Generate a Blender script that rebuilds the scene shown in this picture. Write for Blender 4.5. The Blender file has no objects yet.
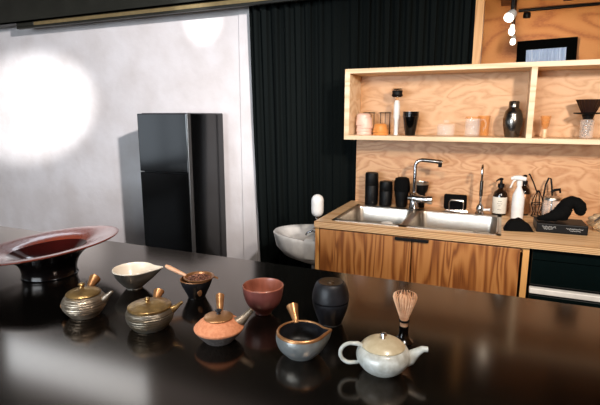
import bpy, bmesh, math, random
from mathutils import Vector, Matrix
from math import sin, cos, pi, radians as R
random.seed(7)
C = bpy.context.scene.collection
YAW = R(23.2)

# ------------------------------------------------------------------ materials
def lin(h):
    v = [int(h[i:i+2], 16)/255 for i in (0, 2, 4)]
    return tuple(c/12.92 if c <= .04045 else ((c+.055)/1.055)**2.4 for c in v) + (1,)

def mat(name, col, rough=.5, metal=0, spec=.5, coat=0, trans=0, ior=1.45, emit=None, es=0, bump=0, bscale=60, var=None, vscale=20, vstr=(.35, .65), stretch=(1, 1, 1), alpha=1, sheen=0):
    m = bpy.data.materials.new(name); m.use_nodes = True
    nt = m.node_tree; b = nt.nodes['Principled BSDF']; L = nt.links
    b.inputs['Base Color'].default_value = lin(col)
    b.inputs['Roughness'].default_value = rough; b.inputs['Metallic'].default_value = metal
    b.inputs['Specular IOR Level'].default_value = spec; b.inputs['Coat Weight'].default_value = coat
    b.inputs['Coat Roughness'].default_value = .06
    b.inputs['Transmission Weight'].default_value = trans; b.inputs['IOR'].default_value = ior
    b.inputs['Alpha'].default_value = alpha; b.inputs['Sheen Weight'].default_value = sheen
    if emit: b.inputs['Emission Color'].default_value = lin(emit); b.inputs['Emission Strength'].default_value = es
    tc = nt.nodes.new('ShaderNodeTexCoord'); mp = nt.nodes.new('ShaderNodeMapping')
    mp.inputs['Scale'].default_value = stretch; L.new(tc.outputs['Object'], mp.inputs['Vector'])
    n = nt.nodes.new('ShaderNodeTexNoise'); n.inputs['Scale'].default_value = vscale; n.inputs['Detail'].default_value = 5
    L.new(mp.outputs[0], n.inputs['Vector'])
    r = nt.nodes.new('ShaderNodeValToRGB')
    if var is None:
        c = lin(col); var_c = tuple(x*.86 for x in c[:3]) + (1,)
    else: var_c = lin(var)
    r.color_ramp.elements[0].position = vstr[0]; r.color_ramp.elements[1].position = vstr[1]
    r.color_ramp.elements[0].color = var_c; r.color_ramp.elements[1].color = lin(col)
    L.new(n.outputs['Fac'], r.inputs[0]); L.new(r.outputs[0], b.inputs['Base Color'])
    if bump:
        n2 = nt.nodes.new('ShaderNodeTexNoise'); n2.inputs['Scale'].default_value = bscale; n2.inputs['Detail'].default_value = 6
        L.new(mp.outputs[0], n2.inputs['Vector'])
        bp = nt.nodes.new('ShaderNodeBump'); bp.inputs['Strength'].default_value = bump; bp.inputs['Distance'].default_value = .01
        L.new(n2.outputs['Fac'], bp.inputs['Height']); L.new(bp.outputs[0], b.inputs['Normal'])
    return m

def wood(name, dark, mid, light, stretch, scale=2.2, rings=9, rough=.45, knots=False):
    """contour-line grain: bands cut through a stretched noise field, plus fine fibres"""
    m = bpy.data.materials.new(name); m.use_nodes = True
    nt = m.node_tree; b = nt.nodes['Principled BSDF']; L = nt.links; N = nt.nodes.new
    tc = N('ShaderNodeTexCoord'); mp = N('ShaderNodeMapping'); mp.inputs['Scale'].default_value = stretch
    L.new(tc.outputs['Object'], mp.inputs['Vector'])
    n = N('ShaderNodeTexNoise'); n.inputs['Scale'].default_value = scale; n.inputs['Detail'].default_value = 2; n.inputs['Roughness'].default_value = .4
    n.inputs['Distortion'].default_value = .6
    L.new(mp.outputs[0], n.inputs['Vector'])
    mu = N('ShaderNodeMath'); mu.operation = 'MULTIPLY'; mu.inputs[1].default_value = rings*2*pi; L.new(n.outputs['Fac'], mu.inputs[0])
    si = N('ShaderNodeMath'); si.operation = 'SINE'; L.new(mu.outputs[0], si.inputs[0])
    ma = N('ShaderNodeMapRange'); ma.inputs['From Min'].default_value = -1; L.new(si.outputs[0], ma.inputs['Value'])
    mp2 = N('ShaderNodeMapping'); mp2.inputs['Scale'].default_value = tuple(s*(1.5 if s < .6 else 9) for s in stretch); L.new(tc.outputs['Object'], mp2.inputs['Vector'])
    f = N('ShaderNodeTexNoise'); f.inputs['Scale'].default_value = 9; f.inputs['Detail'].default_value = 6; L.new(mp2.outputs[0], f.inputs['Vector'])
    mx = N('ShaderNodeMath'); mx.operation = 'MULTIPLY_ADD'; mx.inputs[1].default_value = .45; L.new(f.outputs['Fac'], mx.inputs[0])
    m3 = N('ShaderNodeMath'); m3.operation = 'MULTIPLY'; m3.inputs[1].default_value = .62; L.new(ma.outputs[0], m3.inputs[0]); L.new(m3.outputs[0], mx.inputs[2])
    r = N('ShaderNodeValToRGB'); e = r.color_ramp.elements
    e[0].position = .12; e[0].color = lin(dark); e[1].position = .8; e[1].color = lin(light)
    k = e.new(.38); k.color = lin(mid)
    L.new(mx.outputs[0], r.inputs[0]); out = r.outputs[0]
    if knots:
        v = N('ShaderNodeTexVoronoi'); v.inputs['Scale'].default_value = 4.3
        mpk = N('ShaderNodeMapping'); mpk.inputs['Scale'].default_value = (1, 1, .7); L.new(tc.outputs['Object'], mpk.inputs['Vector']); L.new(mpk.outputs[0], v.inputs['Vector'])
        rk = N('ShaderNodeValToRGB'); rk.color_ramp.elements[0].position = .03; rk.color_ramp.elements[0].color = lin('4a2008')
        rk.color_ramp.elements[1].position = .075; rk.color_ramp.elements[1].color = (1, 1, 1, 1); L.new(v.outputs['Distance'], rk.inputs[0])
        mm = N('ShaderNodeMix'); mm.data_type = 'RGBA'; mm.blend_type = 'MULTIPLY'; mm.inputs[0].default_value = 1
        L.new(out, mm.inputs[6]); L.new(rk.outputs[0], mm.inputs[7]); out = mm.outputs[2]
    L.new(out, b.inputs['Base Color']); b.inputs['Roughness'].default_value = rough
    bp = N('ShaderNodeBump'); bp.inputs['Strength'].default_value = .12; bp.inputs['Distance'].default_value = .004
    L.new(mx.outputs[0], bp.inputs['Height']); L.new(bp.outputs[0], b.inputs['Normal'])
    return m

def plyedge(name, a, c, axis=2, freq=700):
    m = bpy.data.materials.new(name); m.use_nodes = True
    nt = m.node_tree; b = nt.nodes['Principled BSDF']; L = nt.links; N = nt.nodes.new
    tc = N('ShaderNodeTexCoord'); sp = N('ShaderNodeSeparateXYZ'); L.new(tc.outputs['Object'], sp.inputs[0])
    mu = N('ShaderNodeMath'); mu.operation = 'MULTIPLY'; mu.inputs[1].default_value = freq; L.new(sp.outputs[axis], mu.inputs[0])
    si = N('ShaderNodeMath'); si.operation = 'SINE'; L.new(mu.outputs[0], si.inputs[0])
    r = N('ShaderNodeValToRGB'); r.color_ramp.elements[0].position = .1; r.color_ramp.elements[0].color = lin(a); r.color_ramp.elements[1].color = lin(c); r.color_ramp.elements[1].position = .6
    L.new(si.outputs[0], r.inputs[0]); L.new(r.outputs[0], b.inputs['Base Color']); b.inputs['Roughness'].default_value = .5
    return m

M = {}
M['plaster'] = mat('white_plaster', 'cfcac9', .8, bump=.5, bscale=9, vscale=3, var='c2bbb8', spec=.3)
M['plain'] = mat('grey_plaster', '9a9590', .9)
M['ceil'] = mat('ceiling_paint', '33312f', .9)
M['floor'] = mat('dark_concrete', '4a4744', .5, vscale=4, var='3a3836')
M['counter'] = mat('black_lacquer_worktop', '6b4c33', .15, metal=.22, spec=.6, vscale=5, var='644830')
def counter_mat():
    nt = M['counter'].node_tree; N = nt.nodes.new; L = nt.links
    mb_ = [n for n in nt.nodes if n.type == 'BSDF_PRINCIPLED'][0]; out = [n for n in nt.nodes if n.type == 'OUTPUT_MATERIAL'][0]
    mb_.inputs['Metallic'].default_value = 1; mb_.inputs['Roughness'].default_value = .16
    b2 = N('ShaderNodeBsdfPrincipled'); b2.inputs['Base Color'].default_value = lin('080706'); b2.inputs['Roughness'].default_value = .13; b2.inputs['Specular Tint'].default_value = (1, .86, .7, 1)
    mx = N('ShaderNodeMixShader'); mx.inputs[0].default_value = .16; L.new(b2.outputs[0], mx.inputs[1]); L.new(mb_.outputs[0], mx.inputs[2]); L.new(mx.outputs[0], out.inputs[0])
for n_ in M['counter'].node_tree.nodes:
    if n_.type == 'BSDF_PRINCIPLED': cb = n_; n_.inputs['Specular Tint'].default_value = (1, .86, .70, 1)

counter_mat()
M['counter_base'] = mat('black_board', '14120f', .6)
M['panel'] = wood('plywood_panel', 'b07a4e', 'c08e62', 'cb9c70', (.6, 1, 1.4), 6.5, 8, .5)
M['shelfback'] = wood('shelf_plywood', 'b98756', 'c7986a', 'cfa276', (.6, 1, 1.3), 6.5, 6, .5)
M['board'] = wood('pale_board', 'd0ab80', 'dcbc94', 'e6cba8', (.25, 2, 3), 2.2, 6, .45)
M['worktop'] = wood('worktop_wood', 'bd9062', 'd6ac7c', 'e0bc92', (.3, 3, 1), 2, 7, .4)
M['edge'] = plyedge('plywood_edge', 'a67c50', 'd3ae82')
M['door'] = wood('pine_door', '5f3115', '8f5729', 'ab733f', (2.6, 1, .3), 3.4, 9, .42, knots=True)
M['stile'] = wood('pine_stile', '9c5f2c', 'c08747', 'cf9a5c', (3, 1, .3), 2.5, 6, .45)
M['farply'] = wood('far_plywood', 'a65a20', 'c37a36', 'cf8944', (.6, 1, 1), 2, 7, .55, knots=True)
M['farceil'] = wood('rough_rafters', '4a2a16', '6e4526', '8a5b34', (.4, 3, 1), 3, 7, .7)
M['curtain'] = mat('dark_green_curtain', '040a09', .9, sheen=.0, spec=.2, vscale=120, bump=.1, bscale=300)
M['beam'] = mat('black_painted_steel', '1b1a12', .55, vscale=6, var='131209')
M['brass'] = mat('brass_rail', 'c2a878', .35, metal=.8)
M['blackgloss'] = mat('black_gloss', '050505', .12, spec=.6)
M['blackmat'] = mat('black_plastic', '060607', .5, spec=.25)
M['blackcloth'] = mat('black_fabric', '050505', .9, spec=.15, bump=.4, bscale=80)
M['seam'] = mat('grey_steel_trim', '8a8784', .3, metal=.9)
M['chrome'] = mat('chrome', 'd4d4d6', .12, metal=1)
M['steel'] = mat('brushed_steel', 'bfb6aa', .3, metal=1, bump=.05, bscale=200)
M['dkchrome'] = mat('dark_chrome', '77726c', .24, metal=1)
M['porcelain'] = mat('white_porcelain', 'eeebe7', .2, coat=.4)
M['white'] = mat('white_plastic', 'e8e6e2', .4)
M['glass'] = mat('clear_glass', 'fff8f0', .03, alpha=.13)
M['amber_and_refraction'] = mat('amber_glass_and_refraction', 'e89a4e', .05, alpha=.33)  # own colour on collar and scoop; painted refraction on mug and tumbler
M['brownbottle'] = mat('dark_brown_bottle', '150b07', .15, coat=.5)
M['label'] = mat('cream_label', 'ddd5c6', .6)
M['ink'] = mat('dark_print', '3c3631', .6)
M['whiteink'] = mat('pale_print', 'b9b9b7', .5)
M['pink'] = mat('pale_pink_glaze', 'ecc7b4', .35)
M['orange'] = mat('orange_glaze', 'e0924a', .35)
M['maroon'] = mat('maroon_lacquer', '2c0705', .14, coat=.5, spec=.5, vscale=4, var='1e0504')
M['maroonrim'] = mat('red_brown_lacquer_rim', '6b2f1e', .25, coat=.3, vscale=6, var='57251a')
M['blacklac'] = mat('black_lacquer', '080505', .2, coat=.3)
M['bronze'] = mat('bronze_glaze', 'b3925c', .33, metal=.75, vscale=30, var='7a5f3c', bump=.15, bscale=90)
M['copper'] = mat('copper_glaze', 'b98a5e', .33, metal=.7, vscale=25, var='a07048', bump=.1)
M['silverb'] = mat('silver_bronze_glaze', 'a09280', .33, metal=.75, vscale=22, var='6d6152', bump=.2, bscale=90, stretch=(1, 1, 4))
M['darksilver'] = mat('dark_silver_glaze', '6a645b', .33, metal=.7, vscale=14, var='6b5f4c', bump=.2, bscale=80, stretch=(1, 1, 4))
M['silverblue'] = mat('pewter_glaze', 'a3a7a6', .3, metal=.6, vscale=25, var='888d8c', bump=.15)
M['darkglaze'] = mat('dark_iron_glaze', '070707', .45, spec=.35, vscale=18, var='202024', bump=.1)
M['goldmark'] = mat('tarnished_gold_glaze', '9c6c46', .35, metal=.5, vscale=50, var='7b5433')
M['darkbronze'] = mat('dark_bronze_glaze', '4f3c28', .4, metal=.4, vscale=40, var='3a2c1e')
M['clay'] = mat('terracotta_clay', 'c9855f', .75, vscale=120, var='b8734e', bump=.3, bscale=300)
M['greyclay'] = mat('rough_grey_clay', '57504c', .7, vscale=90, var='3f3a37', bump=.4, bscale=160)
M['redglaze'] = mat('red_pink_glaze', '74403a', .38, coat=.1, vscale=16, var='5e332e', bump=.1, stretch=(2, 2, .6))
M['redinside'] = mat('streaky_pink_glaze', 'a0604d', .35, coat=.2, vscale=9, var='75402f', stretch=(3, 3, .3))
M['cream'] = mat('cream_glaze', 'dacebb', .3, coat=.3, vscale=30, var='d8ccb8')
M['mottle'] = mat('mottled_silver_glaze', '7e776c', .4, metal=.45, vscale=14, var='4a4640', bump=.2)
M['celadon'] = mat('pale_celadon_glaze', 'c2c4be', .32, coat=.35, vscale=60, var='a6a59b')
M['tan'] = mat('tan_celadon_lid', 'c2b394', .3, coat=.35, vscale=60, var='b5a586')
M['bamboo'] = mat('bamboo', 'f0c49c', .5, vscale=40, var='c98f68')
M['bamboodark'] = mat('bamboo_handle', 'd3a27e', .45, vscale=20, var='bf8a66')
M['leaves'] = mat('tea_leaves', 'a5705a', .8, vscale=200, var='3e251c', vstr=(.45, .55))
M['bag'] = mat('crinkled_clear_bag', 'e9cfa8', .25, trans=.55, ior=1.3, bump=.8, bscale=40)
M['beans'] = mat('glass_pebbles', 'cbb8a6', .2, coat=.4, vscale=150, var='6b4a38', vstr=(.45, .55))
M['darkbrown'] = mat('dark_brown_wood', '2a1710', .4)
M['pane'] = mat('frosted_corrugated_pane', '8f9fb8', .35, emit='9fb2d2', es=.35)
M['blackframe'] = mat('black_window_frame', '030404', .95, spec=.05)
M['bulb'] = mat('lamp_lens', 'ffffff', .3, emit='fff4e0', es=7)
M['blind'] = mat('pale_blind_slat', 'cfd3d6', .6)
M['appliance'] = mat('dark_green_black_enamel', '060f0f', .2, coat=.3)

# ------------------------------------------------------------------ mesh helpers
class MB:
    def __init__(s): s.bm = bmesh.new(); s.mi = 0; s.ang = 38
    def _new(s, faces):
        for f in faces: f.material_index = s.mi
    def box(s, x0, x1, y0, y1, z0, z1, bev=0, seg=2):
        r = bmesh.ops.create_cube(s.bm, size=1)
        for v in r['verts']: v.co = Vector(((x0+x1)/2+v.co.x*(x1-x0), (y0+y1)/2+v.co.y*(y1-y0), (z0+z1)/2+v.co.z*(z1-z0)))
        if bev:
            s.ang = 12
            es = {e for v in r['verts'] for e in v.link_edges}
            bmesh.ops.bevel(s.bm, geom=list(es), offset=bev, segments=seg, affect='EDGES', profile=.5)
        return s
    def lathe(s, prof, seg=40, c=(0, 0, 0), fn=None, closed=False):
        rings = []
        for (r, z) in prof:
            if r < 1e-5: rings.append([s.bm.verts.new((c[0], c[1], c[2]+z))])
            else: rings.append([s.bm.verts.new((c[0]+r*cos(2*pi*k/seg), c[1]+r*sin(2*pi*k/seg), c[2]+z)) for k in range(seg)])
        for a, b in zip(rings, rings[1:] + ([rings[0]] if closed else [])):
            for k in range(seg):
                k2 = (k+1) % seg
                vs = [a[k % len(a)], a[k2 % len(a)], b[k2 % len(b)], b[k % len(b)]]
                u = []
                for v in vs:
                    if v not in u: u.append(v)
                if len(u) > 2:
                    f = s.bm.faces.new(u); f.material_index = s.mi
        if fn:
            for rg in rings:
                for v in rg: v.co = Vector(fn(v.co.x, v.co.y, v.co.z))
        return s
    def tube(s, pts, rad, seg=14, flat=1.0, caps=True):
        pts = [Vector(p) for p in pts]
        if not isinstance(rad, (list, tuple)): rad = [rad]*len(pts)
        up = None; rings = []
        for i, p in enumerate(pts):
            t = (pts[min(i+1, len(pts)-1)] - pts[max(i-1, 0)])
            if t.length < 1e-7: t = Vector((0, 0, 1))
            t.normalize()
            if up is None:
                up = Vector((0, 0, 1)) if abs(t.z) < .9 else Vector((0, 1, 0))
            a = up - t*up.dot(t)
            if a.length < 1e-5: a = Vector((1, 0, 0)) - t*t.x
            a.normalize(); up = a; b = t.cross(a)
            rings.append([s.bm.verts.new(p + (a*cos(2*pi*k/seg)*flat + b*sin(2*pi*k/seg))*rad[i]) for k in range(seg)])
        for a, b in zip(rings, rings[1:]):
            for k in range(seg):
                f = s.bm.faces.new((a[k], a[(k+1) % seg], b[(k+1) % seg], b[k])); f.material_index = s.mi
        if caps:
            for rg in (rings[0], rings[-1]):
                f = s.bm.faces.new(rg); f.material_index = s.mi
        return s
    def sphere(s, c, r, sc=(1, 1, 1), u=20, v=12):
        m = Matrix.Translation(Vector(c)) @ Matrix.Diagonal(Vector((*[q*r for q in sc], 1)))
        x = bmesh.ops.create_uvsphere(s.bm, u_segments=u, v_segments=v, radius=1, matrix=m)
        return s
    def build(s, name, m, parent=None, smooth=True, rot=None, loc=None):
        bmesh.ops.recalc_face_normals(s.bm, faces=s.bm.faces)
        me = bpy.data.meshes.new(name); s.bm.to_mesh(me); s.bm.free()
        if not isinstance(m, (list, tuple)): m = [m]
        for x in m: me.materials.append(x)
        if smooth:
            me.polygons.foreach_set('use_smooth', [True]*len(me.polygons))
            me.set_sharp_from_angle(angle=R(s.ang))
        o = bpy.data.objects.new(name, me); C.objects.link(o)
        if parent: o.parent = parent
        if rot: o.rotation_euler = rot
        if loc: o.location = loc
        return o

def tag(o, label, cat, group=None, kind=None):
    o['label'] = label
    if cat: o['category'] = cat
    if group: o['group'] = group
    if kind: o['kind'] = kind
    return o
def thing(name, loc, label, cat, rz=0, group=None):
    o = bpy.data.objects.new(name, None); C.objects.link(o); o.location = loc; o.rotation_euler = (0, 0, rz)
    o.empty_display_size = .05
    return tag(o, label, cat, group)
def struct(o, label=None):
    o['kind'] = 'structure'
    if label: o['label'] = label
    return o
def copy_thing(o, loc, rz, label):
    c = o.copy(); C.objects.link(c); c.location = loc; c.rotation_euler = (0, 0, rz); c['label'] = label
    for ch in list(o.children):
        d = ch.copy(); C.objects.link(d); d.parent = c
        for g in list(ch.children):
            e = g.copy(); C.objects.link(e); e.parent = d
    return c
def bx(name, dims, m, parent=None, bev=0, **k):
    return MB().box(*dims, bev=bev).build(name, m, parent, smooth=bool(bev), **k)
def arc(c, r, a0, a1, n, plane='xz'):
    out = []
    for i in range(n+1):
        a = R(a0+(a1-a0)*i/n); u, v = r*cos(a), r*sin(a)
        out.append((c[0]+u, c[1], c[2]+v) if plane == 'xz' else (c[0], c[1]+u, c[2]+v) if plane == 'yz' else (c[0]+u, c[1]+v, c[2]))
    return out

# ------------------------------------------------------------------ setting
YB = 3.60
struct(bx('floor', (-6.6, 2.5, -3.3, 5.5, -.1, 0), M['floor']), 'dark concrete floor')
struct(bx('ceiling', (-6.6, 2.5, -3.3, YB+.1, 3.75, 3.85), M['ceil']), 'grey ceiling')
# back wall with a high window above the beam
mb = MB()
mb.box(-6.5, -.2, YB, YB+.1, 0, 2.95); mb.box(-6.5, -5.8, YB, YB+.1, 2.95, 3.75); mb.box(-3.3, -.2, YB, YB+.1, 2.95, 3.75)
mb.box(-5.8, -3.3, YB, YB+.1, 3.62, 3.75)
struct(mb.build('wall_back', M['plaster'], smooth=False), 'rough white plastered wall')
struct(bx('trim_2', (-2.1, -1.96, YB-.012, YB, 0, 3.75), M['plaster'], bev=.004), 'shallow white pier at the end of the plaster wall')
mb = MB(); mb.box(-5.8, -3.3, YB, YB+.06, 2.95, 3.0); mb.box(-5.8, -3.3, YB, YB+.06, 3.58, 3.62)
for x in (-5.8, -3.35): mb.box(x, x+.05, YB, YB+.06, 2.95, 3.62)
struct(mb.build('window_2', M['blackframe'], smooth=False), 'high window in the white wall above the beam')
# left wall with a window and blind
mb = MB(); mb.box(-6.6, -6.5, -3.3, -2.9, 0, 3.75); mb.box(-6.6, -6.5, -.9, YB+.1, 0, 3.75); mb.box(-6.6, -6.5, -2.9, -.9, 0, .5); mb.box(-6.6, -6.5, -2.9, -.9, 1.9, 3.75)
struct(mb.build('wall_left', M['plain'], smooth=False), 'grey side wall')
mb = MB()
for i in range(12): mb.box(-6.50, -6.46, -2.9, -.9, .56+i*.11, .60+i*.11)
mb.box(-6.5, -6.44, -1.93, -1.87, .5, 1.9)
struct(mb.build('window_3', M['blind'], smooth=False), 'side window with a slatted blind')
# rear wall with a wide window
mb = MB(); mb.box(-6.6, 2.5, -3.3, -3.2, 0, .9); mb.box(-6.6, 2.5, -3.3, -3.2, 2.4, 3.75)
for a, b in ((-6.6, -3.6), (-.4, 2.5)): mb.box(a, b, -3.3, -3.2, .9, 2.4)
struct(mb.build('wall_rear', M['plain'], smooth=False), 'grey rear wall')
mb = MB()
for x in (-3.6, -2.6, -1.5, -.45): mb.box(x, x+.05, -3.28, -3.22, .9, 2.4)
mb.box(-3.6, -.4, -3.28, -3.22, 1.62, 1.67)
struct(mb.build('window_4', M['blackframe'], smooth=False), 'wide rear window')
struct(bx('wall_right', (2.4, 2.5, -3.2, 5.4, 0, 3.75), M['farply']), 'plywood side wall')
struct(bx('wall_kitchen', (-.99, 2.4, 3.38, 3.42, 0, 1.78), M['panel']), 'low plywood partition behind the sink')
struct(bx('trim_3', (-.222, -.17, 3.47, 3.60, 0, 3.75), M['stile']), 'timber post at the edge of the curtain')
struct(bx('wall_lintel', (-.165, 2.4, YB, YB+.1, 2.95, 3.75), M['plain']), 'wall over the opening to the room behind')
# room behind
struct(bx('wall_far', (-2.0, 2.4, 5.4, 5.5, 0, 2.9), M['farply']), 'orange plywood wall of the room behind')
struct(bx('wall_side', (-2.1, -2.0, YB+.1, 5.5, 0, 2.9), M['farply']), 'side wall of the room behind')
struct(bx('trim_4', (-2.0, 2.4, YB+.1, 5.4, 2.68, 2.78), M['farceil']), 'rough brown ceiling boards of the room behind')
mb = MB()
for x in (-.1, .45, 1.0, 1.55): mb.box(x, x+.09, YB+.12, 5.4, 2.58, 2.68)
struct(mb.build('trim_5', M['farceil'], smooth=False), 'brown rafters of the room behind')
w = MB()
fx0, fx1, fz0, fz1, fw = .075, .60, 1.3, 2.245, .085
for d in ((fx0, fx0+fw, fz0, fz1), (fx1-fw, fx1, fz0, fz1), (fx0+fw, fx1-fw, fz1-fw, fz1), (fx0+fw, fx1-fw, fz0, fz0+fw)): w.box(d[0], d[1], 5.33, 5.4, d[2], d[3])
wf = struct(w.build('window_1', M['blackframe'], smooth=False, rot=(0, R(-1.6), 0), loc=(.06, 0, -.025)), 'black framed window with a pale corrugated pane')
w = MB(); n = 60; vs = []
for i in range(n+1):
    x = fx0+fw+(fx1-fx0-2*fw)*i/n; y = 5.372+.006*sin(i/n*2*pi*11)
    vs.append((w.bm.verts.new((x, y, fz0+fw)), w.bm.verts.new((x, y, fz1-fw))))
for a, b in zip(vs, vs[1:]): w.bm.faces.new((a[0], b[0], b[1], a[1]))
pn = w.build('pane', M['pane'], wf)

# beam and rail
mb = MB(); mb.box(-6.5, 2.4, 3.35, 3.46, 2.391, 2.405); mb.box(-6.5, 2.4, 3.40, 3.415, 2.405, 2.85); mb.box(-6.5, 2.4, 3.35, 3.46, 2.85, 2.87)
mb.box(-6.5, 2.4, 3.35, 3.36, 2.391, 2.85)
struct(mb.build('trim_1', M['beam'], smooth=False), 'black steel beam across the top of the view')
rl = thing('light_rail', (-4.50, 3.385, 2.336), 'long brass and black rail under the black beam', 'rail')
MB().box(.12, 6.7, -.012, .012, .022, .055, bev=.004).build('brass_strip', M['brass'], rl)
MB().box(0, 6.7, -.02, .02, 0, .022, bev=.004).build('channel', M['beam'], rl)
MB().box(0, .24, -.02, .02, .022, .055, bev=.006).build('end_clip', M['beam'], rl)

# curtain
mb = MB(); nx, nz = 420, 30; x0t, x1 = -1.975, -.215
grid = []
for j in range(nz+1):
    z = .02+(2.93-.02)*j/nz; q = 1-j/nz; row = []
    for i in range(nx+1):
        u = i/nx; xl = x0t+.05*q+.03*q*q
        ph = 2*pi*(19*u+.55*sin(2*pi*u*1.3)+.22*sin(2*pi*u*3.1+.6)+.10*q*sin(5*u+2))
        amp = .026*(.75+.35*sin(9*u+1))*(1-.25*q)
        y = 3.535-amp*cos(ph)-.007*sin(2.3*ph+1.5*q)
        row.append(mb.bm.verts.new((xl+(x1-xl)*u+.006*sin(ph*2)+.004*sin(6*q+ph), y, z)))
    grid.append(row)
for j in range(nz):
    for i in range(nx): mb.bm.faces.new((grid[j][i], grid[j][i+1], grid[j+1][i+1], grid[j+1][i]))
tag(mb.build('curtain', M['curtain']), 'dark green pleated curtain hanging beside the white wall', 'curtain')
tag(MB().tube([(-2.0, 3.535, 2.94), (-.22, 3.535, 2.94)], .012).build('curtain_rod', M['beam']), 'black rod carrying the dark green curtain', 'curtain rod')

# fridge
fr = thing('refrigerator', (-2.47, 3.26, 0), 'glossy black refrigerator with a steel corner strip against the white wall', 'refrigerator')
MB().box(-.245, .245, -.22, .25, .04, 1.517, bev=.012, seg=3).build('cabinet', M['blackgloss'], fr)
MB().box(-.245, .235, -.262, -.224, 1.05, 1.512, bev=.006).build('door', M['blackgloss'], fr)
MB().box(-.245, .235, -.262, -.224, .08, 1.042, bev=.006).build('door', M['blackgloss'], fr)
MB().box(.2355, .2465, -.262, -.2215, .08, 1.512, bev=.002).build('corner_strip', M['seam'], fr)
for x in (-.2, .2):
    for y in (-.18, .2): MB().lathe([(0, 0), (.02, 0), (.018, .042), (0, .042)], 16, (x, y, 0)).build('foot', M['blackmat'], fr)

# black counter
ct = thing('black_counter', (-.6, 1, 0), 'long glossy black counter carrying the tea ware', 'counter')
MB().box(-3.0, 2.4, -.72, .655, .85, .90, bev=.004).build('worktop', M['counter'], ct)
MB().box(-2.9, 2.3, -.45, .5, .0, .85).build('base', M['counter_base'], ct, smooth=False)

# ------------------------------------------------------------------ kitchen
WT = .86
sx0, sx1, sy0, sy1 = -.93, .035, 2.67, 3.235
wt = thing('kitchen_worktop', (0, 3, .825), 'pale plywood kitchen worktop around the double sink', 'worktop')
mb = MB()
for d in ((-1.02, sx0+.02, 2.612, 3.38), (sx1-.02, 2.3, 2.612, 3.38), (sx0+.02, sx1-.02, 2.612, sy0+.02), (sx0+.02, sx1-.02, sy1-.02, 3.38)): mb.box(d[0], d[1], d[2]-3, d[3]-3, 0, .035)
mb.build('slab', M['worktop'], wt, smooth=False)
bx('front_edge', (-1.02, 2.3, -.40, -.388, 0, .035), M['edge'], wt)
# sink cabinet
sc = thing('sink_cabinet', (-.44, 3.0, 0), 'wooden sink cabinet with pine fronts and a dark pull', 'cabinet')
MB().box(-.58, -.555, -.38, .38, 0, .825).build('side_panel', M['stile'], sc, smooth=False)
MB().box(.585, .615, -.38, .38, 0, .825).build('side_panel', M['stile'], sc, smooth=False)
MB().box(-.555, .585, .34, .36, .1, .825).build('back_panel', M['stile'], sc, smooth=False)
MB().box(-.555, .585, -.35, .34, .08, .1).build('bottom_panel', M['stile'], sc, smooth=False)
MB().box(-.555, .585, -.36, -.35, .79, .825).build('top_rail', M['stile'], sc, smooth=False)
for a, b in ((-.550, .008), (.014, .572)):
    MB().box(a, b, -.385, -.365, .10, .812, bev=.002).build('door', M['door'], sc)
MB().box(-.085, .105, -.398, -.386, .795, .812, bev=.002).build('handle', M['blackmat'], sc)
# under counter appliance
ap = thing('dishwasher', (.87, 3.0, 0), 'dark built-in appliance with a white lower strip under the worktop', 'appliance')
MB().box(-.68, .68, -.33, .35, .05, .82).build('body', M['blackmat'], ap, smooth=False)
MB().box(-.68, .68, -.36, -.335, .62, .815, bev=.004).build('front_panel', M['appliance'], ap)
MB().box(-.68, .68, -.36, -.335, .755, .76, bev=.001).build('trim_line', M['dkchrome'], ap)
MB().box(-.68, .68, -.375, -.335, .575, .605, bev=.005).build('white_strip', M['white'], ap)
MB().box(-.68, .68, -.36, -.335, .06, .565, bev=.004).build('lower_door', M['appliance'], ap)
MB().box(-.66, .66, -.30, .30, 0, .05).build('plinth', M['blackmat'], ap, smooth=False)

# sink
sk = thing('double_sink', (0, 0, WT), 'stainless steel double sink set in the plywood worktop', 'sink')
def rrect(x0, x1, y0, y1, r, n=6):
    out = []
    for cx, cy, a in ((x1-r, y1-r, 0), (x0+r, y1-r, 90), (x0+r, y0+r, 180), (x1-r, y0+r, 270)):
        for i in range(n+1): t = R(a+90*i/n); out.append((cx+r*cos(t), cy+r*sin(t)))
    return out
def basin(x0, x1, y0, y1, depth, name, z0=.004):
    mb = MB(); rings = []
    spec = [(-.006, z0, .05), (-.004, z0+.003, .05), (0, z0+.001, .05), (.004, -.012, .05), (.012, -depth+.02, .05), (.03, -depth, .04)]
    for ins, z, r in spec:
        rings.append([mb.bm.verts.new((x, y, z)) for x, y in rrect(x0+ins, x1-ins, y0+ins, y1-ins, r)])
    for a, b in zip(rings, rings[1:]):
        for k in range(len(a)): mb.bm.faces.new((a[k], a[(k+1) % len(a)], b[(k+1) % len(a)], b[k]))
    mb.bm.faces.new(rings[-1])
    o = mb.build(name, M['steel'], sk)
    MB().lathe([(0, .004), (.018, .004), (.03, .006), (.035, .001), (.035, -.004)], 24, ((x0+x1)/2, (y0+y1)/2+.08, -depth)).build('drain', M['chrome'], o)
    return o
b1 = (sx0+.02, -.515, sy0+.02, sy1-.07); b2 = (-.475, sx1-.02, sy0+.02, sy1-.07)
basin(*b1, .17, 'basin'); basin(*b2, .15, 'basin')
mb = MB()   # flange: strips round the two basins
for d in ((sx0, sx1, sy0, b1[2]+.004), (sx0, sx1, b1[3]-.004, sy1), (sx0, b1[0]+.004, sy0, sy1), (b1[1]-.004, b2[0]+.004, sy0, sy1), (b2[1]-.004, sx1, sy0, sy1)): mb.box(d[0], d[1], d[2], d[3], -.001, .004)
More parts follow.
